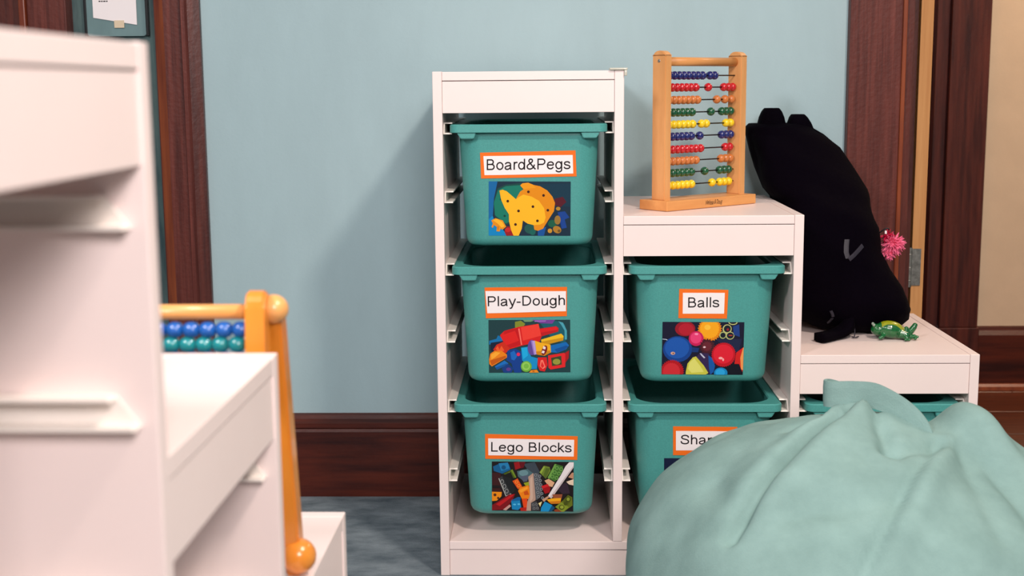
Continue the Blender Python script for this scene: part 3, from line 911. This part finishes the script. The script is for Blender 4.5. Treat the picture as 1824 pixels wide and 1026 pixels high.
def post_bm(x0):
    bm = bmesh.new()
    prof = [(.019, .0185), (.053, .0185), (.053, .286)] + [(.036 + .017 * cos(a), .284 + .012 * sin(a)) for a in [pi * k / 8 for k in range(1, 8)]] + [(.019, .286)]
    loft(bm, [[(x, y, z) for y, z in prof] for x in (x0, x0 + .0165)])
    bmesh.ops.bevel(bm, geom=[e for e in bm.edges if e.calc_length() > .004 and abs((e.verts[0].co - e.verts[1].co).normalized().x) < .5], offset=.0012, segments=2, affect='EDGES')
    return bm


for x0 in (.012, .2215):
    p_ = obj('post', post_bm(x0), MAT['beech'], AB)
    bm = lathe(bmesh.new(), [(.0001, -.0006), (.0026, -.0006), (.0034, 0), (.0034, .0008)], 'x', (x0 if x0 < .1 else x0 + .0165, .036, .277), 12)
    obj('screw_head', bm, MAT['steel'], p_)
obj('top_dowel', tube(bmesh.new(), [(.0285, .036, .276), (.2215, .036, .276)], .0083, 18), MAT['beech_h'], AB, smooth=True)
bm = lathe(bmesh.new(), [(.0014, -.0063), (.0044, -.0062), (.0068, -.0045), (.0081, -.0015), (.0081, .0015), (.0068, .0045), (.0044, .0062), (.0014, .0063)], 'x', (0, 0, 0), 18)
bead_proto = obj('bead', bm, BEAD['navy'], AB, smooth=True)
bead_meshes = {}
for cn in ('navy', 'red', 'natural', 'green', 'yellow'):
    m_ = bead_proto.data.copy()
    m_.materials.clear()
    m_.materials.append(BEAD[cn])
    bead_meshes[cn] = m_
rows = [
    ('navy', [('R', 442, 8), ('R', 528, 2)]),
    ('red', [('R', 312, 2), ('R', 412, 4), ('R', 494, 1), ('R', 635, 3)]),
    ('natural', [('R', 392, 6), ('R', 422, 1), ('R', 546, 1), ('R', 594, 1), ('R', 632, 1)]),
    ('green', [('R', 388, 6), ('R', 512, 1), ('R', 625, 3)]),
    ('yellow', [('R', 392, 6), ('R', 482, 2), ('R', 628, 2)]),
    ('navy', [('R', 385, 6), ('R', 448, 1), ('R', 627, 3)]),
    ('red', [('R', 435, 8), ('R', 625, 2)]),
    ('natural', [('R', 388, 6), ('R', 425, 1), ('R', 625, 3)]),
    ('green', [('R', 388, 6), ('R', 480, 1), ('R', 618, 3)]),
    ('yellow', [('R', 390, 6), ('R', 525, 1), ('R', 619, 3)]),
]
zs = [.9306, .9083, .8848, .8617, .8391, .8165, .7922, .7701, .7478, .7245]
first = True
for (cn, groups), z in zip(rows, zs):
    z -= .6803
    obj('rod', tube(bmesh.new(), [(.0285, .036, z), (.2215, .036, z)], .0013, 8), MAT['rod'], AB, smooth=True)
    limit = .0285 + .0064
    for _, px, n in groups:
        for k in range(n - 1, -1, -1):
            x = .0285 + (px - 14 - 24 * k - 234) / (638 - 234) * .193
            x = min(max(x, limit), .2215 - .0064)
            limit = x + .0127
            if first:
                b_ = bead_proto
                first = False
            else:
                b_ = bead_proto.copy()
                COL.objects.link(b_)
            b_.data = bead_meshes[cn]
            b_.parent = AB
            b_.location = (x, .036, z)
# handwritten mark on the base
me = text_mesh('Melissa & Doug', .13)
me.name = 'maker_mark'
xs_ = [v.co.x for v in me.vertices]
sc = .046 / (max(xs_) - min(xs_))
for v in me.vertices:
    x, y = v.co.x - min(xs_), v.co.y
    v.co = (.104 + (x + y * .40) * sc, -.00025, .0062 + y * sc * 1.7 + .0006 * sin(x * 1.3))
me.materials.clear()
me.materials.append(MAT['ink'])
t = bpy.data.objects.new('maker_mark', me)
COL.objects.link(t)
t.parent = base

# ------------------------------------------------------------------ bead frame toy on the front unit's low step
BF = thing('bead_frame', 'honey-coloured wooden bead frame with blue and teal beads in the left foreground', 'toy', (-.05, -1.13, .4236), 0)
# local: x along the dowels, y away
bm = bmesh.new()


def leg_prof(y_top, y_bot, x, half, z_top, z_bot, th):
    b_ = bmesh.new()
    pr = []
    for k in range(9):
        a = pi * k / 8
        pr.append((y_top + half * cos(a), z_top - half + half * sin(a)))
    pr += [(y_bot - half, z_bot), (y_bot + half, z_bot)]
    loft(b_, [[(x - th / 2, y, z) for y, z in pr], [(x + th / 2, y, z) for y, z in pr]])
    bmesh.ops.bevel(b_, geom=[e for e in b_.edges if abs((e.verts[0].co - e.verts[1].co).normalized().x) < .5], offset=.002, segments=2, affect='EDGES')
    return b_


for xx, sgn in ((-.014, 1), (-.296, -1)):
    obj('leg', leg_prof(-.020, -.050, xx, .014, .304, 0, .018), MAT['honey'], BF, smooth=False)
    obj('leg', leg_prof(.006, .062, xx + .010 * sgn, .012, .285, 0, .016), MAT['honey'], BF, smooth=False)
    o = obj('ball_knob', ellipsoid(bmesh.new(), (xx + .0120 * sgn, -.006, .284), (.0138, .0138, .0138), 24, 16), MAT['honey_light'], BF, smooth=True)
    o = obj('ball_knob', ellipsoid(bmesh.new(), (xx + .0155 * sgn, .050, .021), (.0180, .0180, .0180), 24, 16), MAT['honey'], BF, smooth=True)
obj('top_dowel', tube(bmesh.new(), [(-.29, -.014, .283), (-.018, -.014, .283)], .0072, 18), MAT['honey_light'], BF, smooth=True)
proto = None
for row, (cn, z) in enumerate((('blue', .2665), ('teal', .2525), ('blue', .238), ('teal', .224))):
    obj('rod', tube(bmesh.new(), [(-.29, -.016, z), (-.018, -.016, z)], .0015, 8), MAT['rail'], BF, smooth=True)
    for k in range(14):
        if proto is None:
            bm = lathe(bmesh.new(), [(.0015, -.0074), (.0044, -.0072), (.0066, -.0050), (.0076, -.0016), (.0076, .0016), (.0066, .0050), (.0044, .0072), (.0015, .0074)], 'x', (0, 0, 0), 18)
            proto = obj('bead', bm, BEAD['blue'], BF, smooth=True)
            pm = {'blue': proto.data}
            m_ = proto.data.copy()
            m_.materials.clear()
            m_.materials.append(BEAD['teal'])
            pm['teal'] = m_
            b_ = proto
        else:
            b_ = proto.copy()
            COL.objects.link(b_)
            b_.parent = BF
        b_.data = pm[cn]
        b_.location = (-.0315 - .0155 * k - (.004 if row % 2 else 0), -.016, z)

# ------------------------------------------------------------------ backpack
BP = thing('backpack', 'black backpack slumped on the lowest step beside the tall dark door casing', 'backpack', (.80, .33, .4236))
S = [(.4236, .752, .905, .215, .440), (.430, .735, .920, .195, .45), (.447, .705, .935, .175, .46), (.465, .690, .940, .165, .462), (.490, .678, .934, .16, .463), (.511, .673, .923, .165, .464), (.545, .672, .894, .175, .465),
     (.580, .671, .877, .185, .465), (.627, .670, .873, .20, .466), (.660, .670, .867, .215, .468), (.682, .668, .863, .235, .470), (.700, .653, .857, .25, .472), (.742, .637, .836, .28, .475),
     (.782, .626, .807, .31, .475), (.810, .620, .778, .335, .474), (.824, .6195, .755, .355, .470), (.832, .628, .742, .375, .462)]
rings = []
N = 48
for z, xl, xr, yf, yb in S:
    cx, cy, hx, hy = (xl + xr) / 2, (yf + yb) / 2, (xr - xl) / 2, (yb - yf) / 2
    ring = []
    for k in range(N):
        a = 2 * pi * k / N
        ca, sa = cos(a), sin(a)
        e = 2 / 2.8
        x = cx + hx * math.copysign(abs(ca) ** e, ca)
        y = cy + hy * math.copysign(abs(sa) ** e, sa)
        ring.append((x - .80, y - .33, z - .4236))
    rings.append(ring)
bm = bmesh.new()
loft(bm, rings)
bmesh.ops.subdivide_edges(bm, edges=[e for e in bm.edges if len(e.link_faces) == 2 and all(len(f.verts) == 4 for f in e.link_faces)], cuts=1, use_grid_fill=True)
bmesh.ops.recalc_face_normals(bm, faces=bm.faces[:])
bm.normal_update()
for v in bm.verts:
    z = v.co.z + .4236
    n_ = noise.noise(Vector((v.co.x * 14, v.co.y * 14, v.co.z * 9))) * .006 + .002 * sin(v.co.z * 90 + v.co.x * 40)
    if v.co.y < .05 and .03 < v.co.z < .40:
        v.co += v.normal * (n_ * min(1, v.co.z * 14) - .002)
bag_bvh = BVHTree.FromBMesh(bm)
obj('body', bm, MAT['bagcloth'], BP, smooth=True)


def hump(xa, xb, ta, tb_, ztop, zbase, yc, hd):
    b_ = bmesh.new()
    rings = []
    for f in (0, .25, .5, .75, .9, .97, 1.0):
        z = zbase + (ztop - zbase) * f
        l = xa + (ta - xa) * f ** 1.4
        r_ = xb + (tb_ - xb) * f ** 1.4
        sh = sqrt(max(0, 1 - max(0, (f - .75) / .27) ** 2)) if f > .75 else 1
        m_, h_ = (l + r_) / 2, (r_ - l) / 2 * (.55 + .45 * sh)
        pts = []
        for k in range(24):
            a = 2 * pi * k / 24
            e = .62
            pts.append((m_ + h_ * math.copysign(abs(cos(a)) ** e, cos(a)) - .80, yc + hd * (.35 + .65 * sh) * math.copysign(abs(sin(a)) ** e, sin(a)) - .33, z - .4236))
        rings.append(pts)
    loft(b_, rings)
    return b_


obj('shoulder_strap', hump(.637, .708, .652, .692, .8640, .79, .405, .026), MAT['bagcloth2'], BP, smooth=True)
obj('shoulder_strap', hump(.700, .772, .709, .744, .8508, .78, .405, .026), MAT['bagcloth2'], BP, smooth=True)


def ribbon(path, wvec, th):
    """flat band: path points, width half-vectors, thickness"""
    b_ = bmesh.new()
    rings = []
    P_ = [Vector(p) for p in path]
    for i, p in enumerate(P_):
        t = (P_[min(i + 1, len(P_) - 1)] - P_[max(i - 1, 0)]).normalized()
        w_ = Vector(wvec[i] if isinstance(wvec, list) else wvec)
        n_ = t.cross(w_).normalized() * th / 2
        rings.append([p - w_ - n_, p - w_ * .5 - n_ * 1.3, p + w_ * .5 - n_ * 1.3, p + w_ - n_, p + w_ + n_, p + w_ * .5 + n_ * 1.3, p - w_ * .5 + n_ * 1.3, p - w_ + n_])
    loft(b_, rings)
    return b_


def smooth_path(pts, n=6):
    P_ = [Vector(p) for p in pts]
    out = []
    for i in range(len(P_) - 1):
        a, b_, c_, d_ = P_[max(i - 1, 0)], P_[i], P_[i + 1], P_[min(i + 2, len(P_) - 1)]
        for k in range(n):
            t = k / n
            out.append(.5 * ((2 * b_) + (c_ - a) * t + (2 * a - 5 * b_ + 4 * c_ - d_) * t * t + (3 * b_ - a - 3 * c_ + d_) * t ** 3))
    out.append(P_[-1])
    return out


def on_bag(x, z, off=.001):
    h = bag_bvh.ray_cast(Vector((x - .80, -1.5, z - .4236)), Vector((0, 1, 0)))[0]
    return Vector((x - .80, h.y - off, z - .4236)) if h else Vector((x - .80, -.14, z - .4236))


obj('grey_tab', ribbon([on_bag(.7885, .612), on_bag(.7865, .60), on_bag(.7855, .588), on_bag(.7885, .576)], (.0048, 0, 0), .002), MAT['reflect'], BP)
obj('grey_tab', ribbon([on_bag(.790, .5745, .002), on_bag(.800, .583, .002), on_bag(.810, .592, .002), on_bag(.819, .600, .002)], (.0022, 0, -.0034), .002), MAT['reflect'], BP)
obj('buckle', ribbon([on_bag(.755, .476), on_bag(.758, .470), on_bag(.760, .464)], (.0026, 0, .001), .003), MAT['reflect'], BP)
obj('buckle', ribbon([on_bag(.759, .460), on_bag(.757, .455), on_bag(.754, .450)], (.0022, 0, .001), .003), MAT['reflect'], BP)
sp = smooth_path([(.800, .205, .475), (.792, .172, .452), (.778, .160, .439), (.757, .145, .434), (.733, .122, .4335), (.722, .114, .4335)], 5)
wv_ = [(-.007 + 0.0 * i, .012, .006 * max(0, 1 - i / 14)) for i in range(len(sp))]
obj('hanging_strap', ribbon([(p.x - .80, p.y - .33, p.z - .4236) for p in sp], wv_, .014), MAT['bagcloth2'], BP, smooth=True)
sp = smooth_path([(.802, .19, .47), (.802, .168, .44), (.800, .160, .4265), (.795, .157, .4262), (.80, .151, .4262), (.808, .160, .4262)], 5)
obj('loose_cord', tube(bmesh.new(), [(p.x - .80, p.y - .33, p.z - .4236) for p in sp], .0012, 6), MAT['reflect'], BP, smooth=True)

# pink flower on the bag
FL = thing('flower_charm', 'shaggy pink fabric flower clipped to the side of the black backpack', 'flower', (.897, .272, .5935))
for nm, mt, cnt, r_, c_ in (('petals', MAT['pink'], 170, .023, (0, 0, 0)), ('petals', MAT['pink'], 70, .014, (-.008, -.002, -.018)), ('inner_petals', MAT['pink_deep'], 40, .014, (-.011, 0, .017))):
    bm = bmesh.new()
    for k in range(cnt):
        dv = Vector((rnd.gauss(.15, 1), rnd.gauss(-.45, 1), rnd.gauss(0, 1))).normalized()
        s_ = dv.orthogonal().normalized()
        s_.rotate(Matrix.Rotation(rnd.random() * 6.28, 3, dv))
        L_ = r_ * (.85 + .35 * rnd.random())
        droop = Vector((0, 0, -.005 * rnd.random() * r_ / .023))
        wd = .0019
        n_ = dv.cross(s_) * .0005
        c0 = Vector(c_)
        a0, a1, a2 = c0 + dv * L_ * .25, c0 + dv * L_ * .7 + droop * .3, c0 + dv * L_ + droop
        loft(bm, [[a0 - s_ * wd * .6 - n_, a0 + s_ * wd * .6 - n_, a0 + s_ * wd * .6 + n_, a0 - s_ * wd * .6 + n_],
                  [a1 - s_ * wd - n_, a1 + s_ * wd - n_, a1 + s_ * wd + n_, a1 - s_ * wd + n_],
                  [a2 - s_ * wd * .3 - n_, a2 + s_ * wd * .3 - n_, a2 + s_ * wd * .3 + n_, a2 - s_ * wd * .3 + n_]])
    ellipsoid(bm, c_, (r_ * .5,) * 3, 12, 8)
    obj(nm, bm, mt, FL)
bm = tube(bmesh.new(), smooth_path([(-.030, .0, .020), (-.018, -.006, .031), (-.010, -.006, .031), (-.009, -.004, .022)], 5), .0014, 8)
obj('clip_cord', bm, MAT['black'], FL, smooth=True)
obj('clip', bx(-.0185, -.0145, -.010, -.006, .021, .028, bev=.001), MAT['paper'], FL)

# ------------------------------------------------------------------ toy frog
FR = thing('toy_frog', 'small glossy green rubber frog with a yellow back lying by the backpack', 'toy', (.868, .150, .4236), -.10)
FR.scale = (1.08, 1.08, 1.08)
bm = bmesh.new()
E3 = lambda c, r, rot=None: ellipsoid(bm, c, r, 16, 10, rot)
E3((-.002, 0, .0172), (.025, .0165, .0158), Matrix.Rotation(.12, 3, 'Y'))
E3((.014, 0, .0105), (.016, .011, .0095))
E3((-.022, 0, .0165), (.014, .0125, .0110))
E3((-.030, -.006, .0245), (.0038, .0038, .0038))
E3((-.030, .007, .0245), (.0038, .0038, .0038))
for s_ in (-1, 1):
    tube(bm, [(-.014, s_ * .010, .010), (-.018, s_ * .016, .006), (-.024, s_ * .017, .0035)], [.0045, .0035, .003], 10)
tube(bm, [(.014, -.008, .011), (.026, -.012, .008), (.023, -.018, .0045)], [.009, .007, .0045], 10)
tube(bm, [(.022, .004, .008), (.032, .004, .009), (.036, .002, .016), (.041, .002, .023)], [.0085, .0068, .0058, .0052], 10)
tube(bm, [(.030, -.004, .006), (.036, -.006, .0055), (.042, -.008, .0075)], [.005, .0045, .003], 10)
tube(bm, [(.026, .0, .008), (.026, -.002, .018)], [.0060, .0048], 10)
E3((.0415, .002, .025), (.0046, .0046, .0046))
E3((.026, -.002, .0195), (.0042, .0042, .0042))
for q in ((.044, -.009, .006), (.040, -.013, .0035), (.022, -.022, .003), (.028, -.021, .003)):
    E3(q, (.003, .003, .0028))
body = remeshed(bm, 'body', .0011, [MAT['frog'], MAT['frog_back']], FR, 3)
for p in body.data.polygons:
    c = p.center
    if -.018 < c.x < .022 and c.z > .0215 - .35 * max(0, c.x) + .0012 * sin(c.x * 700) and abs(c.y + .001) < .0105:
        p.material_index = 1
for s_ in (-1, 1):
    obj('eye', ellipsoid(bmesh.new(), (-.0315, s_ * .0065 - .001, .0262), (.0027, .0027, .0027), 12, 8), MAT['eye'], FR, smooth=True)

# ------------------------------------------------------------------ bean bag
BB = thing('bean_bag', 'large sage green cloth bean bag with a carrying handle on the carpet, at lower right', 'bean bag', (.653, -.40, 0))
C0 = Vector((.653, -.40, .150))
RX, RY, RT, RB = .330, .355, .252, .150


def segd(p, a, b_):
    t = max(0, min(1, (p - a).dot(b_ - a) / (b_ - a).length_squared))
    return (p - (a + (b_ - a) * t)).length, t


def polyd(p, pl_):
    best = (9, 0)
    n = len(pl_) - 1
    for i in range(n):
        d_, t = segd(p, pl_[i], pl_[i + 1])
        if d_ < best[0]:
            best = (d_, (i + t) / n)
    return best


V3 = lambda *l: [Vector(q) for q in l]
CREASES = [  # polyline, depth, width, taper exponent
    (V3((.668, -.39, .42), (.580, -.476, .390), (.526, -.531, .357), (.482, -.579, .310), (.465, -.60, .28)), -.028, .010),
    (V3((.690, -.40, .42), (.612, -.485, .390), (.560, -.545, .350), (.515, -.59, .31)), .016, .024),
    (V3((.64, -.39, .41), (.555, -.47, .380), (.50, -.52, .345), (.46, -.56, .30)), .010, .022),
    (V3((.705, -.36, .42), (.700, -.45, .418), (.699, -.515, .408)), -.022, .015),
    (V3((.699, -.515, .408), (.745, -.49, .415), (.790, -.46, .424)), -.016, .016),
    (V3((.803, -.443, .425), (.709, -.585, .386), (.672, -.638, .352), (.621, -.696, .287), (.60, -.72, .24)), -.011, .008),
    (V3((.820, -.445, .425), (.730, -.595, .386), (.695, -.648, .352), (.650, -.70, .287)), .012, .020),
    (V3((.648, -.345, .405), (.61, -.40, .395), (.575, -.42, .383)), -.012, .012),
    (V3((.56, -.33, .385), (.50, -.42, .355), (.44, -.50, .30)), -.006, .030),
    (V3((.685, -.42, .42), (.64, -.50, .40), (.60, -.56, .372)), .016, .045),
    (V3((.46, -.48, .31), (.50, -.58, .28), (.55, -.65, .22)), -.006, .030),
    (V3((.52, -.60, .31), (.60, -.63, .345), (.68, -.62, .37)), -.008, .020),
    (V3((.84, -.46, .43), (.85, -.56, .405), (.84, -.66, .35)), -.010, .022),
    (V3((.88, -.44, .43), (.93, -.55, .395), (.96, -.64, .33)), -.010, .020),
    (V3((.90, -.42, .42), (1.0, -.50, .385)), .012, .03),
]
bm = bmesh.new()
NU, NV = 260, 120
rings = []
for j in range(1, NV):
    th = pi * j / NV
    ring = []
    for i in range(NU):
        a = 2 * pi * i / NU
        st, ct = sin(th), cos(th)
        e1 = 1.0
        sr = st ** e1
        x = C0.x + RX * sr * math.copysign(abs(cos(a)) ** .95, cos(a))
        y = C0.y + RY * sr * math.copysign(abs(sin(a)) ** .95, sin(a))
        z = C0.z + (RT if ct > 0 else RB) * math.copysign(abs(ct) ** (1.0 if ct > 0 else .7), ct)
        ring.append(Vector((x, y, z)))
    rings.append(ring)
R = [[bm.verts.new(p) for p in r_] for r_ in rings]
top = bm.verts.new((C0.x, C0.y, C0.z + RT))
bot = bm.verts.new((C0.x, C0.y, 0))
for a, b_ in zip(R, R[1:]):
    for i in range(NU):
        k = (i + 1) % NU
        bm.faces.new((a[i], b_[i], b_[k], a[k]))
for i in range(NU):
    k = (i + 1) % NU
    bm.faces.new((top, R[0][i], R[0][k]))
    bm.faces.new((bot, R[-1][k], R[-1][i]))
bm.normal_update()
G1, G2, G3 = Vector((.685, -.37, .40)), Vector((.856, -.36, .36)), Vector((.755, -.40, .39))
tmp_bvh = BVHTree.FromBMesh(bm)
snapped = []
for pl_, amp, wd in CREASES:
    q_ = []
    for a, b_ in zip(pl_, pl_[1:]):
        q_ += [a.lerp(b_, k / 5) for k in range(5)]
    q_.append(pl_[-1])
    snapped.append(([tmp_bvh.find_nearest(p)[0] for p in q_], amp, wd))
CREASES = snapped
new = []
for v in bm.verts:
    p = v.co.copy()
    disp = 0
    if p.z > .12:
        for pl_, amp, wd in CREASES:
            if (p - pl_[0]).length > .6:
                continue
            d_, t = polyd(p, pl_)
            if d_ < wd * 3:
                disp += amp * exp(-(d_ / wd) ** 2) * (1 - .35 * t)
    n1 = noise.noise(p * 7) * .010 + noise.noise(p * 17 + Vector((3, 1, 7))) * .004
    disp += n1 * min(1, p.z * 6)
    q = p + v.normal * disp
    if p.z > .25:
        q.z += .022 * exp(-((p - G1).length / .05) ** 2) + .006 * exp(-((p - G3).length / .05) ** 2)
        q.z += .060 * exp(-(((p.x - G2.x) / .047) ** 2 + ((p.y - G2.y) / .09) ** 2) ** 1.4)
        q.z += .085 * exp(-(((p.x - .965) / .075) ** 2 + ((p.y + .40) / .20) ** 2))
    q.z = max(q.z, 0)
    new.append(q - Vector((.653, -.40, 0)))
for v, q in zip(bm.verts, new):
    v.co = q
bean_bvh = BVHTree.FromBMesh(bm)
obj('cover', bm, MAT['bean'], BB, smooth=True)
# handle band
hp = smooth_path([(.700, -.325, .402), (.672, -.322, .424), (.648, -.330, .434), (.6365, -.345, .4355), (.645, -.358, .4365), (.676, -.366, .4385), (.708, -.374, .437), (.738, -.384, .424), (.760, -.396, .407), (.772, -.412, .386), (.774, -.425, .360)], 6)
nh = len(hp)
hw = []
for i in range(nh):
    f = i / (nh - 1)
    k = max(0, (f - .62) / .38)
    hw.append(Vector((.013 * k, .002 - .006 * k, .0200 - .010 * k)))
obj('handle', ribbon([(p.x - .653, p.y + .40, p.z) for p in hp], [tuple(h_) for h_ in hw], .005), MAT['bean'], BB, smooth=False)
